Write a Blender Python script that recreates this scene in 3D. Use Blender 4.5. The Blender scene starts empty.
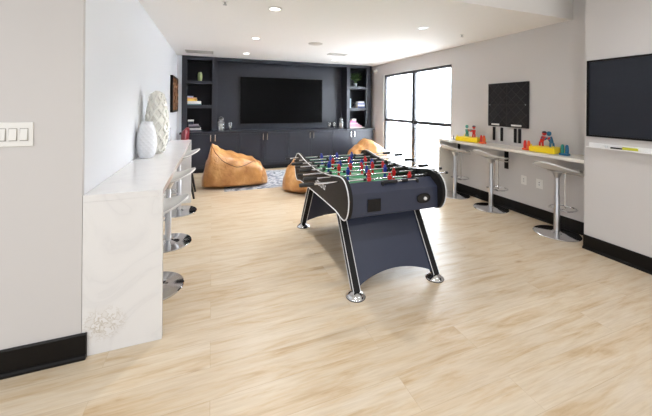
import bpy, bmesh, math, random
from mathutils import Vector, Matrix, noise
random.seed(7)
PI = math.pi
scene = bpy.context.scene
COL = scene.collection

# ------------------------------------------------------------------ materials
def lin(c):
    return tuple(((v/255)/12.92 if v/255 <= .04045 else ((v/255+.055)/1.055)**2.4) for v in c)+(1,)
def mat(name, rgb, rough=.5, metal=0, spec=.5, emit=None, strength=0, trans=0, coat=0, var=0, bump=0, bscale=60, alpha=1):
    m = bpy.data.materials.new(name); m.use_nodes = True
    nt = m.node_tree; b = nt.nodes['Principled BSDF']
    b.inputs['Base Color'].default_value = lin(rgb)
    b.inputs['Roughness'].default_value = rough
    b.inputs['Metallic'].default_value = metal
    b.inputs['Specular IOR Level'].default_value = spec
    b.inputs['Transmission Weight'].default_value = trans
    b.inputs['Coat Weight'].default_value = coat
    b.inputs['Alpha'].default_value = alpha
    if emit:
        b.inputs['Emission Color'].default_value = lin(emit); b.inputs['Emission Strength'].default_value = strength
    if var or bump:
        tc = nt.nodes.new('ShaderNodeTexCoord'); n = nt.nodes.new('ShaderNodeTexNoise')
        n.inputs['Scale'].default_value = bscale; n.inputs['Detail'].default_value = 4
        nt.links.new(tc.outputs['Object'], n.inputs['Vector'])
        if var:
            mx = nt.nodes.new('ShaderNodeMixRGB'); mx.blend_type = 'MIX'
            l = lin(rgb); mx.inputs[1].default_value = tuple(v*(1-var) for v in l[:3])+(1,)
            mx.inputs[2].default_value = tuple(min(1, v*(1+var)) for v in l[:3])+(1,)
            nt.links.new(n.outputs['Fac'], mx.inputs[0]); nt.links.new(mx.outputs[0], b.inputs['Base Color'])
        if bump:
            bp = nt.nodes.new('ShaderNodeBump'); bp.inputs['Strength'].default_value = bump; bp.inputs['Distance'].default_value = .01
            nt.links.new(n.outputs['Fac'], bp.inputs['Height']); nt.links.new(bp.outputs[0], b.inputs['Normal'])
    return m

def ramp(nt, stops, interp='LINEAR'):
    r = nt.nodes.new('ShaderNodeValToRGB'); r.color_ramp.interpolation = interp
    el = r.color_ramp.elements
    while len(el) < len(stops): el.new(.5)
    for e, (p, c) in zip(el, stops): e.position = p; e.color = c
    return r

def floor_material():
    m = mat('floor_planks', (214, 188, 152), .34, spec=.5)
    nt = m.node_tree; b = nt.nodes['Principled BSDF']; N = nt.nodes.new; L = nt.links.new
    tc = N('ShaderNodeTexCoord')
    br = N('ShaderNodeTexBrick'); br.inputs['Scale'].default_value = 1
    br.inputs['Brick Width'].default_value = 1.5; br.inputs['Row Height'].default_value = .2
    br.inputs['Mortar Size'].default_value = .0013; br.inputs['Mortar Smooth'].default_value = .3
    br.inputs['Bias'].default_value = 0; br.offset = .37; br.offset_frequency = 2
    br.inputs['Color1'].default_value = (0, 0, 0, 1); br.inputs['Color2'].default_value = (1, 1, 1, 1); br.inputs['Mortar'].default_value = (.5, .5, .5, 1)
    L(tc.outputs['Object'], br.inputs['Vector'])
    # per-plank shift so the grain is different on each plank
    sep = N('ShaderNodeSeparateXYZ'); L(tc.outputs['Object'], sep.inputs[0])
    fl = N('ShaderNodeMath'); fl.operation = 'FLOOR'; dv = N('ShaderNodeMath'); dv.operation = 'DIVIDE'; dv.inputs[1].default_value = .2
    L(sep.outputs['Y'], dv.inputs[0]); L(dv.outputs[0], fl.inputs[0])
    ml = N('ShaderNodeMath'); ml.operation = 'MULTIPLY'; ml.inputs[1].default_value = 3.713; L(fl.outputs[0], ml.inputs[0])
    ad = N('ShaderNodeMath'); L(sep.outputs['X'], ad.inputs[0]); L(ml.outputs[0], ad.inputs[1])
    mp = N('ShaderNodeCombineXYZ'); L(ad.outputs[0], mp.inputs[0]); L(sep.outputs['Y'], mp.inputs[1])
    bb = N('ShaderNodeMath'); bb.operation = 'MULTIPLY'; bb.inputs[1].default_value = 7; L(br.outputs['Color'], bb.inputs[0]); L(bb.outputs[0], mp.inputs[2])
    def stretched(sx, sy, scale, det, dist=0):
        v = N('ShaderNodeVectorMath'); v.operation = 'MULTIPLY'; v.inputs[1].default_value = (sx, sy, 1); L(mp.outputs[0], v.inputs[0])
        n = N('ShaderNodeTexNoise'); n.inputs['Scale'].default_value = scale; n.inputs['Detail'].default_value = det
        n.inputs['Distortion'].default_value = dist; n.inputs['Roughness'].default_value = .6
        L(v.outputs[0], n.inputs['Vector']); return n
    n1 = stretched(1.3, 9, 1.7, 7, .5)     # broad figure
    n2 = stretched(3.5, 60, 1.5, 8, .6)   # fine grain
    n3 = stretched(.5, 1.6, 1.2, 3, .3)   # soft patches
    r1 = ramp(nt, [(.30, lin((190, 165, 131))), (.42, lin((205, 186, 158))), (.53, lin((211, 197, 175))), (.72, lin((215, 203, 186)))])
    L(n1.outputs['Fac'], r1.inputs[0])
    r2 = ramp(nt, [(.34, (.90, .875, .84, 1)), (.58, (1.0, 1.0, 1.0, 1))]); L(n2.outputs['Fac'], r2.inputs[0])
    r3 = ramp(nt, [(.35, (.95, .925, .89, 1)), (.65, (1.0, 1.0, 1.0, 1))]); L(n3.outputs['Fac'], r3.inputs[0])
    rb = ramp(nt, [(0, (.965, .955, .94, 1)), (1, (1, 1, 1, 1))]); L(br.outputs['Color'], rb.inputs[0])
    # small knots
    vk = N('ShaderNodeTexVoronoi'); vk.inputs['Scale'].default_value = 1.0
    kv = N('ShaderNodeVectorMath'); kv.operation = 'MULTIPLY'; kv.inputs[1].default_value = (1.1, 2.6, 1); L(mp.outputs[0], kv.inputs[0]); L(kv.outputs[0], vk.inputs['Vector'])
    rk = ramp(nt, [(.0, (.62, .5, .4, 1)), (.035, (.85, .78, .7, 1)), (.07, (1, 1, 1, 1))]); L(vk.outputs['Distance'], rk.inputs[0])
    cur = r1.outputs[0]
    for o in (r2, r3, rb, rk):
        mx = N('ShaderNodeMixRGB'); mx.blend_type = 'MULTIPLY'; mx.inputs[0].default_value = 1
        L(cur, mx.inputs[1]); L(o.outputs[0], mx.inputs[2]); cur = mx.outputs[0]
    mo = N('ShaderNodeMixRGB'); mo.blend_type = 'MULTIPLY'; L(br.outputs['Fac'], mo.inputs[0]); L(cur, mo.inputs[1]); mo.inputs[2].default_value = (.84, .80, .75, 1)
    L(mo.outputs[0], b.inputs['Base Color'])
    bp = N('ShaderNodeBump'); bp.inputs['Strength'].default_value = .06; bp.inputs['Distance'].default_value = .004
    L(n2.outputs['Fac'], bp.inputs['Height']); L(bp.outputs[0], b.inputs['Normal'])
    return m

def marble_material():
    m = mat('white_marble', (226, 222, 219), .16, spec=.5)
    nt = m.node_tree; b = nt.nodes['Principled BSDF']; N = nt.nodes.new; L = nt.links.new
    g = N('ShaderNodeNewGeometry')
    n = N('ShaderNodeTexNoise'); n.inputs['Scale'].default_value = 2.3; n.inputs['Detail'].default_value = 8; n.inputs['Distortion'].default_value = 1.2
    L(g.outputs['Position'], n.inputs['Vector'])
    r = ramp(nt, [(.40, (1, 1, 1, 1)), (.48, (.90, .90, .91, 1)), (.5, (.80, .80, .82, 1)), (.52, (.93, .93, .94, 1)), (.62, (1, 1, 1, 1))]); L(n.outputs['Fac'], r.inputs[0])
    mx = N('ShaderNodeMixRGB'); mx.blend_type = 'MULTIPLY'; mx.inputs[0].default_value = .3; mx.inputs[1].default_value = lin((226, 225, 225)); L(r.outputs[0], mx.inputs[2])
    # one brown-grey vein cluster low on the waterfall face
    v = N('ShaderNodeVectorMath'); v.operation = 'SUBTRACT'; v.inputs[1].default_value = (-.585, 2.12, .17); L(g.outputs['Position'], v.inputs[0])
    v2 = N('ShaderNodeVectorMath'); v2.operation = 'MULTIPLY'; v2.inputs[1].default_value = (7.5, .5, 9); L(v.outputs[0], v2.inputs[0])
    ln = N('ShaderNodeVectorMath'); ln.operation = 'LENGTH'; L(v2.outputs[0], ln.inputs[0])
    rm = ramp(nt, [(.45, (1, 1, 1, 1)), (1.0, (0, 0, 0, 1))]); L(ln.outputs['Value'], rm.inputs[0])
    n2 = N('ShaderNodeTexNoise'); n2.inputs['Scale'].default_value = 26; n2.inputs['Detail'].default_value = 6; n2.inputs['Distortion'].default_value = .5; L(g.outputs['Position'], n2.inputs['Vector'])
    rn = ramp(nt, [(.46, (0, 0, 0, 1)), (.49, (.75, .75, .75, 1)), (.52, (.2, .2, .2, 1)), (.58, (.12, .12, .12, 1))]); L(n2.outputs['Fac'], rn.inputs[0])
    mm = N('ShaderNodeMath'); mm.operation = 'MULTIPLY'; L(rm.outputs[0], mm.inputs[0]); L(rn.outputs[0], mm.inputs[1])
    m2 = N('ShaderNodeMixRGB'); L(mm.outputs[0], m2.inputs[0]); L(mx.outputs[0], m2.inputs[1]); m2.inputs[2].default_value = lin((176, 164, 146))
    L(m2.outputs[0], b.inputs['Base Color'])
    return m

def rug_material():
    m = mat('grey_rug', (150, 152, 158), .95)
    nt = m.node_tree; b = nt.nodes['Principled BSDF']; N = nt.nodes.new; L = nt.links.new
    tc = N('ShaderNodeTexCoord'); n = N('ShaderNodeTexNoise'); n.inputs['Scale'].default_value = 7; n.inputs['Detail'].default_value = 5; n.inputs['Distortion'].default_value = 1.5
    L(tc.outputs['Object'], n.inputs['Vector'])
    r = ramp(nt, [(.32, lin((82, 88, 102))), (.45, lin((140, 145, 156))), (.58, lin((196, 198, 204))), (.72, lin((126, 132, 146)))]); L(n.outputs['Fac'], r.inputs[0])
    L(r.outputs[0], b.inputs['Base Color'])
    return m

def leather_material():
    m = mat('tan_leather', (196, 132, 66), .3, spec=.5)
    nt = m.node_tree; b = nt.nodes['Principled BSDF']; N = nt.nodes.new; L = nt.links.new
    tc = N('ShaderNodeTexCoord'); n = N('ShaderNodeTexNoise'); n.inputs['Scale'].default_value = 5; n.inputs['Detail'].default_value = 6
    L(tc.outputs['Object'], n.inputs['Vector'])
    r = ramp(nt, [(.3, lin((160, 106, 54))), (.55, lin((190, 138, 82))), (.75, lin((212, 166, 114)))]); L(n.outputs['Fac'], r.inputs[0]); L(r.outputs[0], b.inputs['Base Color'])
    n2 = N('ShaderNodeTexNoise'); n2.inputs['Scale'].default_value = 9; n2.inputs['Detail'].default_value = 5; n2.inputs['Distortion'].default_value = 1.2; L(tc.outputs['Object'], n2.inputs['Vector'])
    bp = N('ShaderNodeBump'); bp.inputs['Strength'].default_value = .55; bp.inputs['Distance'].default_value = .03; L(n2.outputs['Fac'], bp.inputs['Height']); L(bp.outputs[0], b.inputs['Normal'])
    return m

M = dict(
 floor=floor_material(), marble=marble_material(), rug=rug_material(), leather=leather_material(),
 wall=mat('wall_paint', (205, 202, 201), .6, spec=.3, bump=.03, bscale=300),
 wall_l_lit=mat('wall_paint_left_lit', (234, 236, 240), .5, spec=.35, bump=.03, bscale=300),  # wall colour lightened and cooled to carry the window light
 ceil=mat('ceiling_paint', (241, 239, 237), .7, spec=.2),
 black_trim=mat('black_gloss_paint', (14, 12, 12), .35, spec=.2),
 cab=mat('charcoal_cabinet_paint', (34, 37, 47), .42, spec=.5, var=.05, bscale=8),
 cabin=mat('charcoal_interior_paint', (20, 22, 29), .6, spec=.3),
 handle=mat('brushed_nickel', (205, 203, 200), .25, metal=1),
 chrome=mat('chrome', (215, 216, 220), .09, metal=1),
 steel=mat('satin_steel', (190, 190, 192), .28, metal=1),
 frame=mat('window_frame', (62, 62, 66), .4),
 glass=mat('clear_glass', (255, 255, 255), .02, trans=1, spec=.3),
 tv=mat('tv_glass', (3, 3, 4), .3, spec=.08), tvf=mat('tv_bezel', (10, 10, 11), .35),
 white=mat('white_plastic', (232, 231, 228), .4), whiteg=mat('white_gloss', (236, 236, 236), .2),
 switch_line=mat('switch_shadow_gap', (150, 146, 142), .5),
 seat=mat('stool_shell', (206, 205, 203), .25, coat=.2),
 quartz=mat('counter_quartz', (226, 221, 212), .3, var=.02, bscale=30),
 tbl=mat('table_laminate', (48, 54, 73), .36, spec=.5, var=.05, bscale=5),
 tblk=mat('table_black', (22, 21, 22), .5, spec=.25, var=.08, bscale=90),
 trimw=mat('light_edge_trim', (222, 223, 226), .3),
 green=mat('playfield_green', (52, 140, 92), .4), fieldline=mat('field_line', (225, 232, 228), .4),
 red=mat('red_player', (196, 34, 38), .3), blue=mat('blue_player', (32, 50, 150), .3), skin=mat('player_head', (206, 150, 110), .4),
 rubber=mat('black_rubber', (20, 20, 22), .45),
 yellow=mat('yellow_plastic', (246, 214, 20), .35), toyred=mat('toy_red', (206, 40, 34), .3), toyblue=mat('toy_blue', (26, 100, 138), .3),
 toyteal=mat('toy_teal', (20, 130, 118), .3), toyorange=mat('toy_orange', (236, 96, 40), .35), toynavy=mat('toy_navy', (30, 42, 60), .35),
 slate=mat('slate_board', (33, 37, 46), .5, spec=.25, var=.08, bscale=4), boardblk=mat('board_black', (27, 27, 30), .5, spec=.3), rib=mat('board_relief', (34, 34, 38), .4),
 ceramic=mat('white_ceramic', (228, 230, 234), .3), cream=mat('cream_glaze', (238, 237, 230), .2),
 wood=mat('carved_wood', (128, 88, 56), .5, var=.45, bscale=28, bump=.4), darkwood=mat('dark_wood', (26, 20, 17), .4),
 celadon=mat('celadon_glaze', (158, 172, 122), .25),
 candle=mat('candle_wax', (236, 230, 214), .5), glassware=mat('glassware', (240, 244, 246), .05, trans=.85, spec=.6),
 pinkwax=mat('amber_candle', (214, 168, 140), .45),
 leaf=mat('plant_leaf', (70, 104, 52), .45, var=.4, bscale=30), pot=mat('plant_pot', (170, 176, 184), .3),
 burg=mat('burgundy_upholstery', (112, 22, 34), .35), paper=mat('book_pages', (226, 222, 210), .8),
 seam=mat('leather_seam', (88, 52, 22), .5), greyv=mat('grey_glass', (186, 188, 196), .15, spec=.6),
 lamp=mat('lamp_lens', (255, 255, 250), .4, emit=(255, 253, 248), strength=7),
 lampoff=mat('lamp_reflector', (180, 178, 174), .25, metal=.6), vent=mat('vent_metal', (182, 178, 172), .4), ventdark=mat('vent_dark', (110, 106, 102), .6),
 speaker=mat('speaker_grille', (204, 199, 194), .6), lime=mat('lime_marker', (206, 204, 60), .4),
 outletgap=mat('outlet_slots', (120, 116, 112), .5),
)
def cover(rgb):
    k = 'cover_%d_%d_%d' % rgb
    if k not in M: M[k] = mat(k, rgb, .5)
    return M[k]

# ------------------------------------------------------------------ mesh helpers
ORG = {}
class MB:
    def __init__(s): s.bm = bmesh.new()
    def box(s, x0, x1, y0, y1, z0, z1, rot=None, c=None):
        v = [s.bm.verts.new((x, y, z)) for x in (x0, x1) for y in (y0, y1) for z in (z0, z1)]
        for f in ((0,1,3,2),(4,6,7,5),(0,4,5,1),(2,3,7,6),(0,2,6,4),(1,5,7,3)): s.bm.faces.new([v[i] for i in f])
        if rot is not None:
            bmesh.ops.rotate(s.bm, verts=v, cent=c or ((x0+x1)/2, (y0+y1)/2, (z0+z1)/2), matrix=rot)
        return s
    def prism(s, pts, axis, a, b):
        """polygon pts in the plane normal to axis, extruded from a to b"""
        def P(p, t):
            return {'x': (t, p[0], p[1]), 'y': (p[0], t, p[1]), 'z': (p[0], p[1], t)}[axis]
        A = [s.bm.verts.new(P(p, a)) for p in pts]; B = [s.bm.verts.new(P(p, b)) for p in pts]
        s.bm.faces.new(A); s.bm.faces.new(B[::-1])
        n = len(pts)
        for i in range(n): s.bm.faces.new((A[i], B[i], B[(i+1)%n], A[(i+1)%n]))
        return s
    def lathe(s, prof, c=(0,0,0), seg=32, close=True):
        rings = []
        for r, z in prof:
            if r < 1e-5: rings.append([s.bm.verts.new((c[0], c[1], c[2]+z))])
            else: rings.append([s.bm.verts.new((c[0]+r*math.cos(2*PI*i/seg), c[1]+r*math.sin(2*PI*i/seg), c[2]+z)) for i in range(seg)])
        for A, B in zip(rings, rings[1:]):
            for i in range(seg):
                j = (i+1) % seg
                if len(A) == 1 and len(B) == 1: continue
                if len(A) == 1: s.bm.faces.new((A[0], B[i], B[j]))
                elif len(B) == 1: s.bm.faces.new((A[i], B[0], A[j]))
                else: s.bm.faces.new((A[i], B[i], B[j], A[j]))
        if close:
            if len(rings[0]) > 1: s.bm.faces.new(rings[0])
            if len(rings[-1]) > 1: s.bm.faces.new(rings[-1][::-1])
        return s
    def tube(s, pts, r, seg=10, closed=False, radii=None):
        pts = [Vector(p) for p in pts]; n = len(pts); rings = []; up = None
        for i, p in enumerate(pts):
            if closed: d = pts[(i+1)%n]-pts[i-1]
            else: d = pts[min(i+1, n-1)]-pts[max(i-1, 0)]
            d.normalize()
            if up is None:
                up = Vector((0,0,1)) if abs(d.z) < .9 else Vector((1,0,0))
            sd = d.cross(up); sd.normalize(); up = sd.cross(d); up.normalize()
            rr = radii[i] if radii else r
            rings.append([s.bm.verts.new(p+sd*rr*math.cos(2*PI*k/seg)+up*rr*math.sin(2*PI*k/seg)) for k in range(seg)])
        rng = range(n if closed else n-1)
        for i in rng:
            A, B = rings[i], rings[(i+1)%n]
            for k in range(seg): s.bm.faces.new((A[k], A[(k+1)%seg], B[(k+1)%seg], B[k]))
        if not closed: s.bm.faces.new(rings[0][::-1]); s.bm.faces.new(rings[-1])
        return s
    def cyl(s, a, b, r, seg=20): return s.tube([a, b], r, seg)
    def ball(s, c, r, sx=1, sy=1, sz=1, u=16, v=10):
        m = Matrix.Translation(c) @ Matrix.Diagonal((sx, sy, sz, 1))
        bmesh.ops.create_uvsphere(s.bm, u_segments=u, v_segments=v, radius=r, matrix=m); return s
    def build(s, name, m, parent=None, bevel=0, smooth=True, ang=38, seg=2):
        bmesh.ops.recalc_face_normals(s.bm, faces=s.bm.faces)
        o = ORG.get(parent, Vector((0,0,0))) if parent else Vector((0,0,0))
        for v in s.bm.verts: v.co -= o
        if smooth:
            for f in s.bm.faces: f.smooth = True
            for e in s.bm.edges:
                if len(e.link_faces) == 2 and e.calc_face_angle(0) > math.radians(ang): e.smooth = False
        me = bpy.data.meshes.new(name); s.bm.to_mesh(me); s.bm.free()
        ob = bpy.data.objects.new(name, me); COL.objects.link(ob)
        me.materials.append(M[m] if isinstance(m, str) else m)
        if parent: ob.parent = parent
        ORG[ob] = o.copy()
        if bevel:
            md = ob.modifiers.new('bevel', 'BEVEL'); md.width = bevel; md.segments = seg; md.limit_method = 'ANGLE'; md.angle_limit = math.radians(40)
            md.harden_normals = True
        return ob
def tag(o, label, cat, group=None):
    o['label'] = label; o['category'] = cat
    if group: o['group'] = group
    return o
def thing(name, label, cat, loc=(0,0,0), group=None):
    o = bpy.data.objects.new(name, None); COL.objects.link(o); o.location = loc; o.empty_display_size = .1
    ORG[o] = Vector(loc); return tag(o, label, cat, group)
def struct(o): o['kind'] = 'structure'; return o
def part_label(o, t): o['label'] = t; return o
def children(o): return [c for c in bpy.data.objects if c.parent is o]
def copy_tree(o, parent=None):
    c = o.copy(); COL.objects.link(c); c.parent = parent
    for ch in children(o): copy_tree(ch, c)
    return c

# ------------------------------------------------------------------ room shell
CZ = 2.47; UZ = 2.86; STEP = 2.36
XL, XR, XC = -.69, 3.95, 3.6; YB = 7.45; YN = 2.12
struct(MB().box(-4, 4.2, -3.2, YB+.15, -.1, 0).build('floor', 'floor'))
struct(MB().box(XL-.2, XR+.2, STEP, YB+.15, CZ, UZ+.1).build('ceiling', 'ceil'))
struct(MB().box(-4, 4.2, -3.2, STEP, UZ, UZ+.1).build('ceiling', 'ceil'))
struct(MB().box(XL-.2, XL, YN+.03, YB+.15, 0, CZ).build('wall_left', 'wall_l_lit'))
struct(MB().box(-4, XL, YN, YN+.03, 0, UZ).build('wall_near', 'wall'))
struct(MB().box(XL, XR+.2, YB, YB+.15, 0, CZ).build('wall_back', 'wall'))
# right wall with window opening
WY0, WY1, WZ0, WZ1 = 4.29, 6.57, .06, 2.19
m = MB(); m.box(XR, XR+.2, 2.03, WY0, 0, CZ); m.box(XR, XR+.2, WY1, YB, 0, CZ); m.box(XR, XR+.2, WY0, WY1, WZ1, CZ); m.box(XR, XR+.2, WY0, WY1, 0, WZ0)
struct(m.build('wall_right', 'wall', smooth=False))
struct(MB().box(XC, XR+.2, -3.2, 2.03, 0, UZ).build('wall_column', 'wall'))
struct(MB().box(XR, XR+.2, 2.03, STEP, CZ, UZ).build('wall_right', 'wall'))
# window
w = struct(MB().box(XR+.03, XR+.10, WY0, WY0+.05, WZ0, WZ1).box(XR+.03, XR+.10, WY1-.05, WY1, WZ0, WZ1)
    .box(XR+.03, XR+.10, WY0+.05, WY1-.05, WZ1-.05, WZ1).box(XR+.03, XR+.10, WY0+.05, WY1-.05, WZ0, WZ0+.05).build('window_1', 'frame', bevel=.003))
MB().box(XR+.03, XR+.10, 5.37, 5.47, WZ0+.05, WZ1-.05).build('mullion', 'frame', w)
MB().box(XR+.035, XR+.095, WY0+.05, 5.37, 1.07, 1.135).build('rail', 'frame', w)
MB().box(XR+.035, XR+.095, 5.47, WY1-.05, 1.07, 1.135).build('rail', 'frame', w)
for (a, b) in ((WY0+.05, 5.37), (5.47, WY1-.05)):
    for (c, d) in ((WZ0+.05, 1.07), (1.135, WZ1-.05)):
        MB().box(XR+.062, XR+.068, a, b, c, d).build('pane', 'glass', w)
# baseboards: tall black board with a shoe moulding
def bprof(sg, x): return [(x, 0), (x+sg*.028, 0), (x+sg*.028, .012), (x+sg*.022, .022), (x+sg*.014, .026), (x+sg*.014, .134), (x+sg*.008, .14), (x, .14)]
struct(MB().prism([(y, z) for y, z in bprof(-1, YN)], 'x', -4, XL+.028).build('baseboard_near', 'black_trim', smooth=False))
struct(MB().prism(bprof(-1, XC), 'y', -3.2, 2.03).build('baseboard_column', 'black_trim', smooth=False))
struct(MB().prism(bprof(-1, XR), 'y', 2.035, 4.165).build('baseboard_right', 'black_trim', smooth=False))
struct(MB().prism(bprof(-1, XR), 'y', 6.6, 6.85).build('baseboard_right', 'black_trim', smooth=False))

# ------------------------------------------------------------------ ceiling fixtures
def place(d): return d
LP = [(.62, 3.24, 'nearest recessed downlight in the left-hand row, high in the picture'),
      (.625, 4.78, 'middle recessed downlight in the left-hand row of the ceiling'),
      (.63, 6.30, 'recessed downlight in the left-hand row closest to the dark built-in'),
      (2.59, 4.86, 'middle recessed downlight in the right-hand row, above the far window'),
      (2.57, 6.42, 'recessed downlight right of the small ceiling vent, nearest the dark built-in')]
def downlight(x, y, label, on=True):
    t = thing('recessed_downlight', 'round white '+label, 'ceiling light', (x, y, CZ), 'recessed downlights')
    MB().lathe([(.052, -.001), (.078, -.001), (.078, -.006), (.052, -.010)], (x, y, CZ), 32, False).build('trim_ring', 'white', t)
    MB().lathe([(0, -.004), (.054, -.004)], (x, y, CZ), 32, False).build('lens', 'lamp' if on else 'lampoff', t)
    if on:
        l = bpy.data.lights.new('downlight_beam', 'SPOT'); l.energy = 85; l.spot_size = 2.2; l.spot_blend = .8; l.shadow_soft_size = .06; l.color = (1, .985, .965)
        lo = bpy.data.objects.new('downlight_beam', l); COL.objects.link(lo); lo.location = (0, 0, -.02); lo.parent = t
for x, y, s in LP: downlight(x, y, s)
downlight(2.585, 3.33, 'unlit recessed downlight with a grey reflector, nearest in the right-hand row', False)
o = MB().lathe([(0, -.012), (.10, -.012), (.118, -.006), (.12, 0)], (1.61, 4.85, CZ), 36, False).build('ceiling_speaker', 'speaker')
tag(o, 'round flush ceiling speaker grille between the two rows of downlights', 'speaker')
def vent(x0, x1, y0, y1, label, nslat):
    t = thing('ceiling_vent', label, 'vent', ((x0+x1)/2, (y0+y1)/2, CZ), 'ceiling vents')
    m = MB(); f = .018
    m.box(x0, x1, y0, y0+f, CZ-.012, CZ); m.box(x0, x1, y1-f, y1, CZ-.012, CZ); m.box(x0, x0+f, y0+f, y1-f, CZ-.012, CZ); m.box(x1-f, x1, y0+f, y1-f, CZ-.012, CZ)
    m.build('frame', 'vent', t, bevel=.002)
    MB().box(x0+f, x1-f, y0+f, y1-f, CZ-.002, CZ-.0005).build('backing', 'ventdark', t)
    m = MB()
    for i in range(nslat):
        y = y0+f+(i+.5)*(y1-y0-2*f)/nslat
        m.box(x0+f, x1-f, y-.004, y+.004, CZ-.010, CZ-.003)
    m.build('louvres', 'vent', t)
vent(-.48, 0.02, 6.30, 6.60, 'long grey ceiling vent above the left shelves of the dark built-in', 8)
vent(2.16, 2.54, 5.60, 5.78, 'small grey ceiling vent in front of the television wall, right of its centre', 5)
def sprinkler(x, y, label):
    t = thing('ceiling_sprinkler', label, 'sprinkler', (x, y, CZ), 'ceiling sprinklers')
    MB().lathe([(0, -.006), (.03, -.006), (.036, 0)], (x, y, CZ), 24, False).build('escutcheon', 'white', t)
    MB().lathe([(.008, -.006), (.008, -.03), (.02, -.032), (.02, -.036), (0, -.036)], (x, y, CZ), 16, False).build('head', 'steel', t)
sprinkler(3.34, 3.43, 'small sprinkler head in the ceiling near the right wall above the grey board')
sprinkler(.115, 3.2, 'small sprinkler head in the ceiling left of the nearest downlight')
t = thing('wall_camera', 'small white dome camera high on the right wall beside the built-in corner', 'camera', (XR, 6.93, 2.32))
MB().cyl((XR, 6.93, 2.32), (XR-.03, 6.93, 2.32), .05, 24).build('mount', 'white', t)
MB().ball((XR-.045, 6.93, 2.315), .04).build('dome', 'whiteg', t)

# ------------------------------------------------------------------ light switch, outlets
t = thing('light_switch', 'white four-gang rocker light switch plate on the near left wall', 'light switch', (-1.015, YN, 1.28))
MB().box(-1.125, -.909, YN-.007, YN, 1.216, 1.346).build('plate', 'white', t, bevel=.003)
for i in range(4):
    x = -.947-i*.0465
    MB().box(x-.0175, x+.0175, YN-.009, YN-.0065, 1.246, 1.314).build('rocker_shadow_gap', 'switch_line', t)  # grey border painted as the shadow gap round the rocker
    MB().prism([(YN-.008, 1.250), (YN-.016, 1.250), (YN-.0105, 1.311), (YN-.008, 1.311)], 'x', x-.0155, x+.0155).build('rocker', 'white', t, bevel=.001)
def outlet(y, z, wd, label):
    t = thing('wall_outlet', label, 'outlet', (XR, y, z), 'outlets under the right counter')
    MB().box(XR-.006, XR, y-wd/2, y+wd/2, z-.06, z+.06).build('plate', 'white', t, bevel=.002)
    k = (0,) if wd < .1 else (-.023, .023)
    for d in k:
        MB().box(XR-.009, XR-.005, y+d-.017, y+d+.017, z-.034, z+.034).build('socket', 'whiteg', t, bevel=.001)
        for zz in (-.018, .012): MB().box(XR-.0098, XR-.0088, y+d-.007, y+d+.007, z+zz, z+zz+.009).build('slot', 'outletgap', t)
outlet(2.94, .457, .075, 'white outlet under the right counter, the farther of the two')
outlet(2.73, .457, .085, 'white outlet under the right counter, the nearer of the two')

# ------------------------------------------------------------------ left marble bar
t = thing('marble_bar', 'white marble bar with waterfall ends running along the left wall', 'bar counter', (-.485, 3.5, 0))
BX0, BX1, BY0, BY1, BZ = XL+.002, -.281, 2.12, 4.95, .923
MB().box(BX0, BX1, BY0, BY1, BZ-.04, BZ).build('countertop', 'marble', t, bevel=.002)
MB().box(BX0, BX1, BY0, BY0+.04, 0, BZ-.04).build('waterfall_panel', 'marble', t, bevel=.002)
MB().box(BX0, BX1, BY1-.04, BY1, 0, BZ-.04).build('waterfall_panel', 'marble', t, bevel=.002)

# ------------------------------------------------------------------ swivel bar stools
def make_stool(TOP=.737):
    dz = TOP-.737
    t = thing('bar_stool', 'x', 'bar stool', (0,0,0))
    MB().lathe([(.225, 0), (.228, .006), (.222, .012), (.12, .020), (.05, .028), (.034, .04), (0, .04)], seg=48).build('base', 'chrome', t)
    MB().lathe([(.030, .035), (.030, .42), (.027, .425), (.024, .43), (.024, .70+dz)], seg=28).build('post', 'steel', t)
    MB().lathe([(.024, .64+dz), (.034, .66+dz), (.055, .705+dz), (.10, .718+dz), (.10, .724+dz)], seg=28).build('swivel_mount', 'steel', t)
    # foot rest: two thin rods dropped from the seat to a curved hoop
    H_ = TOP-.445
    p = [(.02, .10, .275), (.10, .125, .275)]
    for k in range(0, 9): a = PI*k/8; p.append((.14+.10*math.sin(a), .125*math.cos(a), .275))
    p += [(.10, -.125, .275), (.02, -.10, .275)]
    f = MB().tube(p, .008, 8).tube([(.02, .10, .275), (.02, -.10, .275)], .008, 8).build('footrest', 'chrome', t)
    for sy in (-.035, .035): MB().tube([(.095, sy, TOP-.03), (.095, sy, .275), (.04, sy, .275)], .006, 8).build('footrest_rod', 'chrome', f)
    MB().tube([(.02, -.04, .70+dz), (.05, -.20, .695+dz), (.06, -.25, .70+dz)], .006, 8).build('height_lever', 'chrome', t)
    # moulded low-back shell
    bm = bmesh.new(); nu, nv = 28, 28; g = {}
    for i in range(nu+1):
        for j in range(nv+1):
            a = -1+2*i/nu; b = -1+2*j/nv
            # square -> disc, then squarish
            x = a*math.sqrt(1-b*b/2); y = b*math.sqrt(1-a*a/2)
            X = x*.225; Y = y*.225
            back = max(0, -x-.15)/.85
            side = abs(y)
            z = TOP + .105*back**1.7 + .03*side**2.5*(.35+.65*(x < .0)) - .022*max(0, x-.55)/.45
            X -= .03*back**2
            g[i, j] = bm.verts.new((X, Y, z))
    for i in range(nu):
        for j in range(nv): bm.faces.new((g[i, j], g[i+1, j], g[i+1, j+1], g[i, j+1]))
    b = MB(); b.bm.free(); b.bm = bm
    s = b.build('seat_shell', 'seat', t, ang=80)
    md = s.modifiers.new('thick', 'SOLIDIFY'); md.thickness = .016; md.offset = -1
    md = s.modifiers.new('bevel', 'BEVEL'); md.width = .005; md.segments = 2; md.limit_method = 'ANGLE'
    return t
stool = make_stool()
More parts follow.
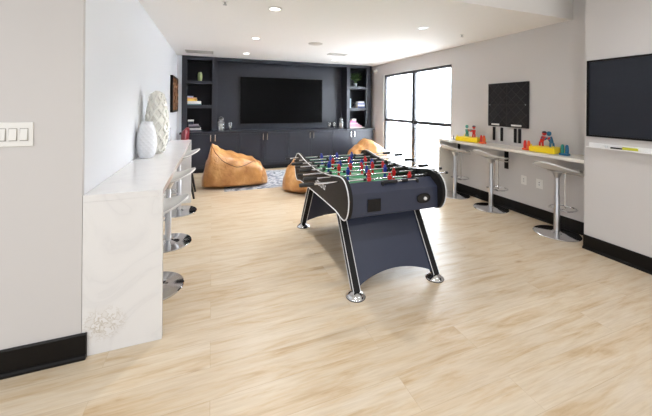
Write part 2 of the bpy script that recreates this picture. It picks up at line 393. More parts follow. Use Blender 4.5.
SP = [(3.70, 2.36, 4, 'white shell bar stool with round chrome base, nearest under the right counter', 'stools at the right counter'),
      (3.72, 3.26, -3, 'white shell bar stool with round chrome base, middle one under the right counter', 'stools at the right counter'),
      (3.70, 3.93, 2, 'white shell bar stool at the far end of the right counter by the window', 'stools at the right counter'),
      (-.43, 2.73, 176, 'white shell bar stool nearest along the left marble bar, mostly behind its waterfall end', 'stools at the marble bar'),
      (-.42, 3.56, 180, 'white shell bar stool in the middle of the left marble bar', 'stools at the marble bar'),
      (-.41, 4.55, 183, 'white shell bar stool farthest along the left marble bar', 'stools at the marble bar')]
for i, (x, y, r, lab, grp) in enumerate(SP):
    o = stool if i == 0 else make_stool(.61) if i == 3 else make_stool(.665) if i == 4 else copy_tree(stool)
    o.location = (x, y, 0); o.rotation_euler = (0, 0, math.radians(r)); tag(o, lab, 'bar stool', grp)

# ------------------------------------------------------------------ right counter
t = thing('wall_counter', 'off-white counter with waterfall end running under the grey board on the right wall', 'counter', (3.78, 3.1, 0))
MB().box(3.60, XR-.002, 2.035, 4.20, .862, .90).build('countertop', 'quartz', t, bevel=.004)
MB().box(3.60, XR-.002, 4.165, 4.20, 0, .862).build('waterfall_panel', 'quartz', t, bevel=.002)
def bracket(y, z0, wd):
    MB().box(XR-.012, XR-.002, y-wd/2, y+wd/2, z0, .862).box(XR-.26, XR-.012, y-wd/2, y+wd/2, .852, .862).build('bracket', 'black_trim', t)
bracket(3.20, .56, .06); bracket(4.10, .66, .05)

# ------------------------------------------------------------------ square game board on the right wall
t = thing('wall_game_board', 'square charcoal board with diagonal relief and two white strips on the right wall', 'wall board', (XR, 3.18, 1.47))
MB().box(XR-.03, XR-.002, 2.87, 3.495, 1.155, 1.785).build('panel', 'boardblk', t, bevel=.004)
m = MB(); cy, cz = 3.1825, 1.47
for ang in (45, -45):
    R_ = Matrix.Rotation(math.radians(ang), 4, 'X')
    for off in (-.3, -.2, -.1, 0, .1, .2, .3):
        hl = .41-abs(off) if abs(off) > .05 else .41
        # slat parallel to the diagonal, offset across it, clipped to the board
        half = max(.02, .415-abs(off))
        c = Vector((XR-.031, cy, cz)) + R_ @ Vector((0, 0, off))
        v0 = len(m.bm.verts)
        m.box(XR-.0325, XR-.0295, c.y-half, c.y+half, c.z-.004, c.z+.004, rot=R_.to_3x3(), c=(XR-.031, c.y, c.z))
m.box(XR-.0325, XR-.0295, cy-.30, cy+.30, cz-.004, cz+.004); m.box(XR-.0325, XR-.0295, cy-.004, cy+.004, cz-.30, cz+.30)
m.build('diagonal_relief', 'rib', t)
for y0, y1 in ((3.30, 3.43), (2.96, 3.11)):
    part_label(MB().box(XR-.036, XR-.030, y0, y1, 1.172, 1.196).build('label_strip', 'white', t, bevel=.001), 'white strip')
for y in (2.905, 3.46):
    MB().cyl((XR-.030, y, 1.47), (XR-.034, y, 1.47), .006, 12).build('screw', 'steel', t)
for y, nm in ((3.405, 'leftmost'), (3.275, 'second from the left'), (3.065, 'third from the left'), (3.00, 'rightmost')):
    o = MB().box(XR-.02, XR-.002, y-.017, y+.017, .945, 1.142).build('hanging_strip', 'boardblk', bevel=.003)
    tag(o, 'narrow black strip on the wall under the grey board, %s of four' % nm, 'wall strip', 'black strips under the game board')

# ------------------------------------------------------------------ blackboard with ledge
t = thing('chalkboard', 'large dark slate board in a thin black frame on the right column wall', 'blackboard', (XC, 1.4, 1.53))
y0, y1, z0, z1 = .70, 2.005, 1.152, 1.918; f = .018
MB().box(XC-.012, XC-.002, y0+f, y1-f, z0+f, z1-f).build('slate', 'slate', t)
m = MB(); m.box(XC-.022, XC-.002, y0, y0+f, z0, z1).box(XC-.022, XC-.002, y1-f, y1, z0, z1).box(XC-.022, XC-.002, y0+f, y1-f, z0, z0+f).box(XC-.022, XC-.002, y0+f, y1-f, z1-f, z1)
m.build('frame', 'black_trim', t, bevel=.002)
o = MB().prism([(XC-.0003, 1.045), (XC-.06, 1.045), (XC-.06, 1.056), (XC-.054, 1.056), (XC-.054, 1.051), (XC-.008, 1.051), (XC-.008, 1.09), (XC-.0003, 1.09)], 'y', .75, 1.985).build('marker_ledge', 'whiteg', smooth=False)
tag(o, 'narrow white ledge on the wall just below the slate board', 'ledge')
t = thing('marker', 'black capped lime marker pen lying on the white ledge', 'marker', (XC-.03, 1.69, 1.06))
MB().cyl((XC-.036, 1.70, 1.0605), (XC-.036, 1.79, 1.0605), .0085, 14).build('cap', 'rubber', t)
MB().cyl((XC-.036, 1.60, 1.0605), (XC-.036, 1.70, 1.0605), .0088, 14).build('barrel', 'lime', t)
o = MB().box(XC-.026, XC-.010, 1.60, 1.71, 1.052, 1.077).build('sponge', 'lime', bevel=.004); tag(o, 'lime sponge eraser beside the black capped marker on the ledge', 'eraser')
o = MB().box(XC-.050, XC-.012, 1.83, 1.87, 1.052, 1.078).build('chalk_block', 'whiteg', bevel=.004); tag(o, 'small white block on the ledge left of the marker', 'eraser')

# ------------------------------------------------------------------ toys on the right counter
def figure(c, mname, face, lean, t):
    m = MB(); x, y, z = c
    m.tube([(x, y-.018, z), (x, y-.016, z+.05)], .011, 10); m.tube([(x, y+.018, z), (x, y+.016, z+.05)], .011, 10)
    m.tube([(x, y, z+.045), (x, y+face*lean*.5, z+.08), (x, y+face*lean, z+.115)], .02, 12, radii=[.018, .024, .026])
    for s in (-1, 1):
        m.tube([(x+s*.028, y+face*lean, z+.11), (x+s*.034, y+face*(lean+.03), z+.085), (x+s*.02, y+face*(lean+.062), z+.10)], .009, 8)
        m.ball((x+s*.02, y+face*(lean+.07), z+.102), .015)
    m.ball((x, y+face*lean*1.2, z+.155), .024, sz=1.15)
    f = m.build('boxer_figure', mname, t)
    m = MB(); m.ball((x, y+face*lean*1.2, z+.166), .0245, sz=.7); m.build('helmet', mname if mname != 'toyred' else 'toynavy', f)
    return f
def boxing_toy(x, y, rz, label, hl, c1, c2, pegs, lean):
    t = thing('boxing_toy', label, 'toy', (0,0,0), 'boxing toys on the right counter')
    MB().box(-.11, .11, -hl, hl, .0, .065).build('ring_base', 'yellow', t, bevel=.012, seg=3)
    m = MB(); m.box(-.09, .09, -hl+.02, hl-.02, .065, .07); m.build('ring_mat', 'yellow', t, bevel=.003)
    figure((0, .06, .07), c1, -1, lean, t); figure((0, -.06, .07), c2, 1, lean, t)
    for sx in (-.09, .09):
        for sy in (-hl+.02, hl-.02):
            MB().cyl((sx, sy, .065), (sx, sy, .09), .008, 10).build('corner_post', 'yellow', t)
    t.location = (x, y, .90); t.rotation_euler = (0, 0, math.radians(rz))
def pegs(x, y, m1, m2, label):
    t = thing('toy_controller', label, 'toy', (x, y, .90), 'toy hand controllers on the right counter')
    MB().box(x-.03, x+.03, y-.045, y+.045, .90, .925).build('grip_base', m1, t, bevel=.006)
    for s, mm in ((-1, m1), (1, m2)):
        MB().lathe([(.017, .02), (.019, .06), (.016, .105), (.010, .12), (0, .124)], (x, y+s*.024, .90), 16).build('handle', mm, t)
boxing_toy(3.765, 3.68, 8, 'yellow boxing toy with teal and red figures at the far end of the right counter', .19, 'toyteal', 'toyred', 0, .0)
pegs(3.72, 3.41, 'toyorange', 'toyred', 'orange-red toy controller standing right of the farther yellow boxing toy')
o = MB().box(3.70, 3.76, 3.965, 4.03, .90, .907).cyl((3.73, 3.995, .907), (3.73, 3.995, .965), .007, 10).build('toy_stand', 'toynavy', bevel=.002)
tag(o, 'small dark peg stand at the window end of the right counter', 'toy')
boxing_toy(3.775, 2.53, 4, 'yellow boxing toy with red and blue figures leaning together, near end of the right counter', .145, 'toyred', 'toyblue', 0, .028)
pegs(3.73, 2.30, 'toyblue', 'toyteal', 'blue and green toy controller right of the nearer yellow boxing toy')
pegs(3.72, 2.735, 'toyorange', 'toyred', 'orange-red toy controller standing left of the nearer yellow boxing toy')

# ------------------------------------------------------------------ dark built-in along the back wall
UF = 7.05                      # front of the upper units
BF = 6.90                      # front of the base cabinets
WT = .862                      # worktop height
def tower(x0, x1, st0, st1, shelves, label):
    t = thing('shelf_tower', label, 'bookcase', ((x0+x1)/2, UF, WT), 'open shelf towers of the built-in')
    MB().box(x0, x0+.02, UF+.02, YB-.035, WT, 2.41).build('side_panel', 'cab', t)
    MB().box(x1-.02, x1, UF+.02, YB-.035, WT, 2.41).build('side_panel', 'cab', t)
    MB().box(x0, st0, UF, UF+.02, WT, 2.47).build('stile', 'cab', t, bevel=.002)
    MB().box(st1, x1, UF, UF+.02, WT, 2.47).build('stile', 'cab', t, bevel=.002)
    MB().box(st0, st1, UF, UF+.02, 2.39, 2.47).build('top_rail', 'cab', t)
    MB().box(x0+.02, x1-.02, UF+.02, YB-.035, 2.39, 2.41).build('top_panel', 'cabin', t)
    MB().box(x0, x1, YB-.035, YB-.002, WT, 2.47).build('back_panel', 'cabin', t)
    for a, b in shelves:
        MB().box(st0, st1, UF+.004, UF+.02, a, b).box(x0+.02, x1-.02, UF+.02, YB-.035, a, b).build('shelf', 'cab', t)
    return t
tower(XL+.095, .10, -.494, -.002, [(1.885, 1.945), (1.36, 1.43)], 'dark open shelf tower left of the television')
tower(3.18, 3.875, 3.266, 3.72, [(1.86, 1.925), (1.315, 1.38)], 'dark open shelf tower right of the television')
struct(MB().box(XL, XL+.095, UF+.03, YB, 0, CZ).build('trim_1', 'wall_l_lit'))
t = thing('media_wall_surround', 'dark painted wall panel and header framing the recess behind the television', 'wall panel', (1.64, YB-.06, WT))
MB().box(.10, 3.18, YB-.06, YB-.002, WT+.001, 2.468).build('back_panel', 'cab', t)
MB().box(.10, 3.18, UF, UF+.05, 2.40, 2.468).build('header_board', 'cab', t, bevel=.002)
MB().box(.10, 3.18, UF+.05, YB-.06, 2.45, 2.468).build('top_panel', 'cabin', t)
o = MB().box(-.62, 3.885, BF-.025, YB-.002, WT-.035, WT).build('built_in_worktop', 'cab', bevel=.003); tag(o, 'long dark worktop running over the base cabinets at the back', 'worktop')
cx = [-.595, .571, 1.664, 2.741, 3.86]
hx = [.023, 1.119, 2.208, 3.273]
nm = ['leftmost', 'second from the left', 'third from the left', 'rightmost']
for i in range(4):
    a, b = cx[i], cx[i+1]
    t = thing('base_cabinet', 'dark two-door shaker base cabinet below the television wall, %s of four' % nm[i], 'cabinet', ((a+b)/2, BF, 0), 'base cabinets of the built-in')
    MB().box(a+.001, b-.001, BF+.022, YB-.002, .09, WT-.037).build('body', 'cab', t)
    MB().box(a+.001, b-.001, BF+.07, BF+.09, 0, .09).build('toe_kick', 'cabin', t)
    for s, (d0, d1) in ((0, (a+.004, hx[i]-.0015)), (1, (hx[i]+.0015, b-.004))):
        z0, z1 = .10, WT-.045; r = .06
        m = MB(); m.box(d0, d0+r, BF, BF+.02, z0, z1).box(d1-r, d1, BF, BF+.02, z0, z1).box(d0+r, d1-r, BF, BF+.02, z0, z0+r).box(d0+r, d1-r, BF, BF+.02, z1-r, z1)
        m.box(d0+r, d1-r, BF+.009, BF+.02, z0+r, z1-r)
        d = m.build('door', 'cab', t)
        hxx = hx[i]-.045 if s == 0 else hx[i]+.045
        MB().box(hxx-.009, hxx+.009, BF-.030, BF-.022, .665, .805).cyl((hxx, BF-.022, .69), (hxx, BF, .69), .005, 8).cyl((hxx, BF-.022, .78), (hxx, BF, .78), .005, 8).build('handle', 'handle', d)
# television
t = thing('television', 'very large wall-mounted black flat television, switched off', 'television', (1.617, 7.34, 1.54))
MB().box(.605, 2.630, 7.33, 7.36, .995, 2.095).build('bezel', 'tvf', t, bevel=.004)
MB().box(.613, 2.622, 7.327, 7.331, 1.006, 2.087).build('screen', 'tv', t)
MB().box(1.2, 2.0, 7.36, YB-.06, 1.3, 1.8).build('wall_mount', 'tvf', t)

# ------------------------------------------------------------------ decor on the built-in
def book(x0, x1, y0, y1, z, h, rgb, label, grp, up=False):
    t = thing('book', label, 'book', ((x0+x1)/2, (y0+y1)/2, z), grp)
    c = cover(rgb)
    MB().box(x0+.004, x1-.004, y0+.004, y1-.006, z+.003, z+h-.003).build('pages', 'paper', t)
    m = MB(); m.box(x0, x1, y0, y1, z, z+.003).box(x0, x1, y0, y1, z+h-.003, z+h).box(x0, x1, y0, y0+.004, z+.003, z+h-.003)
    m.build('cover', c, t)
Z2 = 1.431; Z0 = WT+.001
G = 'books stacked on the left tower middle shelf'
z = Z2
for x1, h, rgb, s in ((-.215, .022, (96, 140, 150), 'thin teal book at the bottom of the stack on the left middle shelf'),
                      (-.22, .060, (236, 240, 240), 'thick white book second from the bottom of the stack on the left middle shelf'),
                      (-.30, .045, (238, 198, 96), 'golden yellow book in the middle of the stack on the left middle shelf'),
                      (-.31, .030, (232, 176, 130), 'peach book second from the top on the left middle shelf'),
                      (-.38, .032, (196, 200, 236), 'lavender book on top of the stack on the left middle shelf')):
    book(-.488, x1, 7.09, 7.27, z, h, rgb, s, G); z += h+.0005
G = 'books stacked at the foot of the left tower'
z = Z0
for x0, x1, h, rgb, s in ((-.46, -.20, .035, (60, 62, 72), 'charcoal book at the bottom of the stack at the foot of the left tower'),
                      (-.44, -.22, .04, (196, 194, 190), 'pale grey book second from the bottom at the foot of the left tower'),
                      (-.47, -.24, .04, (44, 44, 54), 'near-black book in the middle of the stack at the foot of the left tower'),
                      (-.46, -.27, .035, (160, 150, 160), 'mauve grey book on top of the stack at the foot of the left tower')):
    book(x0, x1, 7.08, 7.25, z, h, rgb, s, G); z += h+.0005
t = thing('trinket_box', 'small lidded white box on the book stack at the foot of the left tower', 'box', (-.42, 7.16, z))
MB().box(-.475, -.37, 7.11, 7.21, z, z+.065).build('body', 'toynavy', t, bevel=.003)
MB().box(-.48, -.365, 7.105, 7.215, z+.065, z+.10).build('lid', 'white', t, bevel=.004)
t = tag(MB().lathe([(0, 0), (.035, 0), (.046, .04), (.05, .10), (.044, .165), (.032, .185), (.034, .195), (.028, .195), (.024, .18), (0, .02)], (-.248, 7.18, 1.946), 24, False).build('green_vase', 'celadon'), 'small pale green vase on the top left shelf', 'vase')
def lantern(x, y, z, h, r, label, cm):
    t = thing('candle_lantern', label, 'lantern', (x, y, z), None)
    MB().lathe([(0, 0), (r*.9, 0), (r, .012), (0, .012)], (x, y, z), 24, False).build('foot', 'steel', t)
    MB().lathe([(r*.9, .012), (r, .05), (r, h*.62), (r*.62, h*.78), (r*.62, h*.82), (r*.58, h*.82), (r*.58, h*.78), (r*.95, h*.62), (r*.95, .05), (r*.85, .014)], (x, y, z), 24, False).build('glass', 'glassware', t)
    MB().lathe([(r*.5, .012), (r*.5, h*.5), (0, h*.5)], (x, y, z), 20).build('candle', cm, t)
    MB().lathe([(r*.66, h*.8), (r*.7, h*.84), (r*.3, h*.9), (0, h*.9)], (x, y, z), 24).build('cap', 'steel', t)
    p = [(x+r*.62*math.cos(PI*k/8), y, z+h*.82+r*.75*math.sin(PI*k/8)) for k in range(9)]
    MB().tube(p, .004, 6).build('carry_loop', 'steel', t)
lantern(.19, 7.12, Z0, .31, .075, 'glass candle lantern on the worktop left of the television', 'candle')
lantern(3.06, 7.12, Z0, .27, .062, 'amber candle lantern on the worktop right of the television', 'pinkwax')
def votive(x, y, h, r, label):
    t = thing('votive_holder', label, 'candle holder', (x, y, Z0), 'small glass candle holders')
    MB().lathe([(0, 0), (r*.7, 0), (r*.65, .006), (r*.25, .014), (r*.25, .05), (r*.7, .065), (r, h*.7), (r*.95, h), (r*.88, h), (r*.9, h*.7), (r*.6, .075), (0, .07)], (x, y, Z0), 24, False).build('goblet', 'glassware', t)
    MB().lathe([(r*.5, .072), (r*.55, h*.6), (0, h*.6)], (x, y, Z0), 16).build('wax', 'candle', t)
votive(.38, 7.12, .185, .045, 'short glass candle goblet just right of the left lantern')
votive(2.745, 7.12, .15, .038, 'short glass candle goblet, left one of the two by the television right edge')
votive(2.885, 7.16, .15, .038, 'short glass candle goblet between its twin and the amber lantern')
# right tower
t = thing('potted_plant', 'small leafy green potted plant on the top right shelf', 'plant', (3.49, 7.2, 1.926))
MB().lathe([(0, 0), (.035, 0), (.045, .08), (.05, .09), (.04, .09), (0, .08)], (3.49, 7.2, 1.926), 20, False).build('pot', 'pot', t)
m = MB(); rr = random.Random(3)
for i in range(150):
    a = rr.random()*2*PI; e = rr.random()*1.3-.1; rad = .06+.11*rr.random()
    c = Vector((3.49+rad*math.cos(a)*math.cos(e)*1.15, 7.2+.75*rad*math.sin(a)*math.cos(e), 2.10+rad*1.15*math.sin(e)+.02))
    d = Vector((rr.uniform(-1,1), rr.uniform(-1,1), rr.uniform(-.5,1))).normalized(); s = d.cross(Vector((.3,.2,1))).normalized()
    L_ = .03; n = d.cross(s)*.004
    v = [m.bm.verts.new(c+q) for q in (-d*L_, s*.014+n, d*L_, -s*.014+n)]; m.bm.faces.new(v)
m.build('foliage', 'leaf', t)
m = MB()
for i in range(9):
    a = i*2*PI/9; m.tube([(3.49, 7.2, 1.99), (3.49+.03*math.cos(a), 7.2+.03*math.sin(a), 2.06), (3.49+.08*math.cos(a), 7.2+.06*math.sin(a), 2.15)], .003, 5)
m.build('stems', 'leaf', t)
ZM = 1.381
G = 'books stacked on the right tower middle shelf'; z = ZM
for x0, x1, h, rgb, s in ((3.50, 3.72, .04, (40, 60, 110), 'dark blue book at the bottom of the stack on the right middle shelf'),
                      (3.51, 3.70, .045, (214, 216, 224), 'white book second in the stack on the right middle shelf'),
                      (3.50, 3.71, .035, (120, 134, 186), 'periwinkle book third in the stack on the right middle shelf'),
                      (3.53, 3.69, .045, (206, 208, 218), 'pale grey book on top of the stack on the right middle shelf')):
    book(x0, min(x1, 3.715), 7.08, 7.26, z, h, rgb, s, G); z += h+.0005
t = thing('upright_book', 'pale blue book standing upright against the left side of the right middle shelf', 'book', (3.30, 7.15, ZM))
MB().box(3.282, 3.318, 7.09, 7.24, ZM, ZM+.235).build('cover', cover((168, 186, 200)), t); MB().box(3.285, 3.315, 7.10, 7.238, ZM+.235, ZM+.2352).build('pages', 'paper', t)
t = thing('dark_ornament', 'dark round knot ornament between the upright book and the stack, right middle shelf', 'ornament', (3.41, 7.15, ZM))
p = [(3.41+.05*math.cos(2*PI*k/24), 7.15+.018*math.sin(4*PI*k/24), ZM+.075+.055*math.sin(2*PI*k/24)) for k in range(24)]
MB().tube(p, .02, 8, closed=True).build('ring', 'rubber', t)
MB().lathe([(.045, 0), (.045, .01), (.012, .02), (0, .02)], (3.41, 7.15, ZM), 20).build('foot', 'rubber', t)
G = 'pink books at the foot of the right tower'; z = Z0
for x0, x1, h, rgb, s in ((3.285, 3.70, .028, (240, 224, 224), 'blush white book at the bottom of the pink stack in the right tower'),
                      (3.285, 3.62, .036, (226, 176, 190), 'pink book second from the bottom of the stack in the right tower'),
                      (3.285, 3.56, .036, (206, 150, 172), 'rose pink book in the middle of the stack in the right tower'),
                      (3.285, 3.50, .034, (226, 190, 204), 'pale pink book on top of the stack in the right tower')):
    book(x0, x1, 7.075, 7.24, z, h, rgb, s, G); z += h+.0005
t = thing('pink_box', 'small pink and white box on the pink book stack in the right tower', 'box', (3.39, 7.15, z))
MB().box(3.30, 3.47, 7.10, 7.20, z, z+.06).build('body', cover((206, 118, 160)), t, bevel=.003)
MB().box(3.36, 3.475, 7.095, 7.205, z+.06, z+.10).build('lid', 'white', t, bevel=.003)

# ------------------------------------------------------------------ items on the marble bar
def faceted_vase(x, y, z, prof, seg, m_, label, name='ceramic_vase'):
    m = MB(); rings = []
    for k, (r, h) in enumerate(prof):
        off = .5 if k % 2 else 0
        rings.append([m.bm.verts.new((x+r*math.cos(2*PI*(i+off)/seg), y+r*math.sin(2*PI*(i+off)/seg), z+h)) for i in range(seg)])
    for k, (A, B) in enumerate(zip(rings, rings[1:])):
        for i in range(seg):
            j = (i+1) % seg
            if k % 2 == 0: m.bm.faces.new((A[i], A[j], B[i])); m.bm.faces.new((B[i], A[j], B[j]))
            else: m.bm.faces.new((A[i], B[j], B[i])); m.bm.faces.new((A[i], A[j], B[j]))
    m.bm.faces.new(rings[0])
    o = m.build(name, m_, smooth=False); md = o.modifiers.new('wall', 'SOLIDIFY'); md.thickness = .006; md.offset = -1
    return tag(o, label, 'vase')
pr_ = []
for k in range(15):
    u = k/14; r = .058+.032*math.sin(PI*min(1, u*1.02)**.8) if u < .86 else .056-.004*(u-.86)/.14
    pr_.append((r*(1.0), u*.352))
faceted_vase(-.596, 3.42, BZ+.001, pr_, 12, 'ceramic', 'short white faceted ceramic vase on the marble bar, front one of the pair')
# tall cream vase made of interlaced relief
VX, VY, VH = -.545, 3.68, .665
def vr(u):
    return .030+.088*math.sin(PI*(.10+.80*u)**1.0)**.8*(1-.30*u) if u < .97 else .03
t = thing('lattice_vase', 'tall cream glazed vase covered in woven lattice relief, behind the short white vase', 'vase', (VX, VY, BZ))
MB().lathe([(0, 0.0)]+[(vr(u/24)-.012, VH*u/24+.0005) for u in range(25)], (VX, VY, BZ), 28, False).build('body', 'cream', t)
m = MB(); ns = 7
for sgn in (1, -1):
    for k in range(ns):
        p = []
        for i in range(31):
            u = .02+.96*i/30; a = 2*PI*k/ns+sgn*u*1.35*PI; r = vr(u)-.004+.004*math.cos(i*PI*.9*(1))*sgn
            p.append((VX+r*math.cos(a), VY+r*math.sin(a), BZ+.012+(VH-.02)*u))
        m.tube(p, .014, 7)
m.build('lattice_relief', 'cream', t)
t = thing('grey_tumbler', 'pale grey glass tumbler at the far end of the marble bar by the wall', 'vase', (-.60, 4.80, BZ))
MB().lathe([(0, 0), (.05, 0), (.06, .19), (.055, .19), (.046, .012), (0, .012)], (-.60, 4.80, BZ+.001), 24, False).build('glass_body', 'greyv', t)
# carved wall art
t = thing('carved_wall_panel', 'narrow carved brown wood panel in a black frame on the left wall', 'wall art', (XL, 6.43, 1.62))
AY0, AY1, AZ0, AZ1 = 5.98, 6.90, 1.30, 1.96
MB().box(XL+.002, XL+.02, AY0, AY1, AZ0, AZ1).build('backing', 'black_trim', t)
m = MB(); f = .035
m.box(XL+.002, XL+.045, AY0, AY0+f, AZ0, AZ1).box(XL+.002, XL+.045, AY1-f, AY1, AZ0, AZ1).box(XL+.002, XL+.045, AY0+f, AY1-f, AZ0, AZ0+f).box(XL+.002, XL+.045, AY0+f, AY1-f, AZ1-f, AZ1)
m.build('frame', 'black_trim', t, bevel=.002)
m = MB(); rr = random.Random(5)
for i in range(7):
    for j in range(9):
        y = AY0+f+(AY1-AY0-2*f)*i/7; z = AZ0+f+(AZ1-AZ0-2*f)*j/9; d = .026+.016*rr.random()
        m.box(XL+.02, XL+d+.008, y+.003, y+(AY1-AY0-2*f)/7-.003, z+.003, z+(AZ1-AZ0-2*f)/9-.003)
m.build('carving', 'wood', t, bevel=.002)

# ------------------------------------------------------------------ burgundy chair beyond the bar
t = thing('burgundy_chair', 'burgundy upholstered chair with black frame standing beyond the far end of the marble bar', 'chair', (-.50, 5.30, 0))
CX, CY = -.50, 5.30
m = MB(); nb = 10; g = {}
for i in range(nb+1):
    for j in range(nb+1):
        a = -1+2*i/nb; u = j/nb
        w_ = .20*(1-.25*max(0, u-.6)**2/.16)
        g[i, j] = m.bm.verts.new((CX+.11-.05*a*a+.03*u, CY+a*w_, .56+.52*u-.04*a*a*u))
for i in range(nb):
    for j in range(nb): m.bm.faces.new((g[i, j], g[i+1, j], g[i+1, j+1], g[i, j+1]))
o = m.build('backrest', 'burg', t, ang=80); md = o.modifiers.new('t', 'SOLIDIFY'); md.thickness = .07; md.offset = 0; md = o.modifiers.new('b', 'BEVEL'); md.width = .025; md.segments = 3
MB().box(CX-.17, CX+.16, CY-.21, CY+.21, .53, .60).build('seat', 'burg', t, bevel=.02, seg=3)
MB().box(CX-.175, CX+.17, CY-.22, CY+.22, .49, .53).build('seat_frame', 'rubber', t, bevel=.004)
for sy in (-1, 1):
    MB().tube([(CX-.15, CY+sy*.19, .49), (CX-.165, CY+sy*.205, 0)], .02, 10, radii=[.024, .015]).build('leg', 'rubber', t)
    MB().tube([(CX+.16, CY+sy*.19, .49), (CX+.25, CY+sy*.205, 0)], .02, 10, radii=[.024, .015]).build('leg', 'rubber', t)
    MB().tube([(CX+.13, CY+sy*.20, .76), (CX-.02, CY+sy*.215, .75), (CX-.14, CY+sy*.21, .71), (CX-.15, CY+sy*.205, .53)], .017, 10).build('armrest', 'rubber', t)

# ------------------------------------------------------------------ rug and bean bags
bm = bmesh.new(); nx, ny = 90, 52; g = {}
RX0, RX1, RY0, RY1 = .20, 2.84, 5.33, 6.75
for i in range(nx+1):
    for j in range(ny+1):
        x = RX0+(RX1-RX0)*i/nx; y = RY0+(RY1-RY0)*j/ny
        e = min(i, nx-i, j, ny-j)
        z = .001+(.006+.005*noise.noise(Vector((x*23, y*23, 1))) if e > 0 else 0)
        jx = .012*noise.noise(Vector((x*9, y*9, 7)))
        g[i, j] = bm.verts.new((x+jx, y+jx, z))
for i in range(nx):
    for j in range(ny): bm.faces.new((g[i, j], g[i+1, j], g[i+1, j+1], g[i, j+1]))
b = MB(); b.bm.free(); b.bm = bm
o = b.build('area_rug', 'rug', ang=180); tag(o, 'mottled grey shaggy rug under the tan bean bags', 'rug')
def interp(tab, u):
    for (a, A), (b_, B) in zip(tab, tab[1:]):
        if a <= u <= b_:
            s = (u-a)/(b_-a); s = s*s*(3-2*s); return tuple(p+(q-p)*s for p, q in zip(A, B))
    return tab[-1][1]
def beanbag(loc, rz, tab, label, ln, seed, z0=.0, yoff=0):
    """tab: u -> (top height, half width, base half width, ridge sharpness)"""
    t = thing('bean_bag', label, 'bean bag', (0,0,0), 'tan leather bean bags')
    m = MB(); n = 44; sg = 40; rings = []
    for i in range(n+1):
        u = i/n; h, w_, wb, e = interp(tab, u); x = (u-.5)*ln
        ring = []
        for k in range(sg):
            a = 2*PI*k/sg; c, s = math.cos(a), math.sin(a)
            if s >= 0:
                zz = h*.38+(h*.62)*abs(s)**e; yy = w_*(1 if c >= 0 else -1)*abs(c)**.75
            else:
                zz = h*.38-(h*.38)*abs(s)**.45; yy = (w_+(wb-w_)*abs(s))*(1 if c >= 0 else -1)*abs(c)**.55
            p = Vector((x, yy, zz)); q = p*3.2+Vector((seed, 0, 0)); d = .035*noise.noise(q)+.014*noise.noise(q*2.7)
            f = min(1, zz/.08) if zz < .08 else 1
            p += Vector((d*.5*f, d*(1 if c > 0 else -1), d*f))
            p.z = max(.0, p.z)
            ring.append(m.bm.verts.new(p))
        rings.append(ring)
    for A, B in zip(rings, rings[1:]):
        for k in range(sg): m.bm.faces.new((A[k], A[(k+1)%sg], B[(k+1)%sg], B[k]))
    m.bm.faces.new(rings[0]); m.bm.faces.new(rings[-1][::-1])
    # seam line follows the shell
    seamp = []
    for q, r in enumerate(rings[6:-5]):
        f = sg*(.30+.12*math.sin(PI*min(1, (q+1)/34))); i0 = int(f)
        seamp.append(tuple(r[i0].co.lerp(r[i0+1].co, f-i0)*1.002))
    seamq = [tuple(r[int(sg*.14)].co*1.003) for r in rings[4:-3]]
    body = m.build('leather_body', 'leather', t, ang=180)
    MB().tube(seamp, .006, 6).build('seam', 'seam', body); MB().tube(seamq, .006, 6).build('seam', 'seam', body)
    t.location = loc; t.rotation_euler = (0, 0, math.radians(rz))
    return t
TAB1 = [(0, (.16, .16, .18, 1)), (.05, (.42, .30, .34, .9)), (.14, (.735, .36, .40, 1.5)), (.2, (.70, .38, .43, 1.4)), (.36, (.575, .40, .45, 1.1)), (.55, (.515, .40, .44, .9)), (.75, (.48, .38, .42, .8)), (.88, (.39, .34, .37, .6)), (.97, (.24, .24, .28, .6)), (1, (.12, .12, .14, .6))]
beanbag((.41, 5.83, .013), -3, TAB1, 'tan leather lounger bean bag with a high back, left one in front of the cabinets', 1.12, 1.3)
TAB2 = [(0, (.20, .14, .14, 1)), (.07, (.38, .29, .28, .7)), (.22, (.545, .40, .40, .9)), (.35, (.51, .45, .44, .8)), (.6, (.44, .46, .45, .7)), (.85, (.38, .38, .38, .6)), (.96, (.24, .24, .24, .6)), (1, (.14, .14, .14, .6))]
beanbag((1.63, 5.05, .011), -20, TAB2, 'rounded tan leather bean bag half hidden behind the football table handles', .98, 6.1)
TAB3 = [(0, (.26, .20, .2, 1)), (.08, (.46, .33, .34, .9)), (.25, (.56, .40, .42, 1.1)), (.42, (.70, .40, .42, 1.5)), (.5, (.69, .40, .42, 1.4)), (.7, (.585, .38, .42, 1.1)), (.88, (.50, .34, .37, .8)), (.97, (.34, .24, .28, .6)), (1, (.16, .12, .14, .6))]
beanbag((3.30, 6.15, .0), 0, TAB3, 'tan leather bean bag in the far right corner by the window', .86, 9.4)

# ------------------------------------------------------------------ foosball table
T = thing('foosball_table', 'black and navy table football table with splayed legs in the middle of the room', 'foosball table', (1.42, 2.88, 0))
YC = 2.88; LX, RX_ = 1.00, 1.84; PT = .035
prof = []
ctrl = [(.0, .812), (.20, .822), (.38, .838), (.52, .862), (.60, .873), (.66, .872), (.71, .855), (.75, .82), (.78, .77), (.79, .71), (.782, .65), (.76, .60), (.73, .567), (.69, .553), (.64, .556), (.56, .572), (.42, .578), (.0, .58)]
def cr(pts, n=6):
    out = []
    P = [pts[0]]+pts+[pts[-1]]
    for i in range(1, len(P)-2):
        p0, p1, p2, p3 = P[i-1:i+3]
        for k in range(n):
            s = k/n
            out.append(tuple(.5*((2*b)+(-a+c)*s+(2*a-5*b+4*c-d)*s*s+(-a+3*b-3*c+d)*s**3) for a, b, c, d in zip(p0, p1, p2, p3)))
    out.append(pts[-1]); return out
half = cr(ctrl, 4)
outline = [(YC-s, z) for s, z in half]+[(YC+s, z) for s, z in half[::-1]][1:-1]
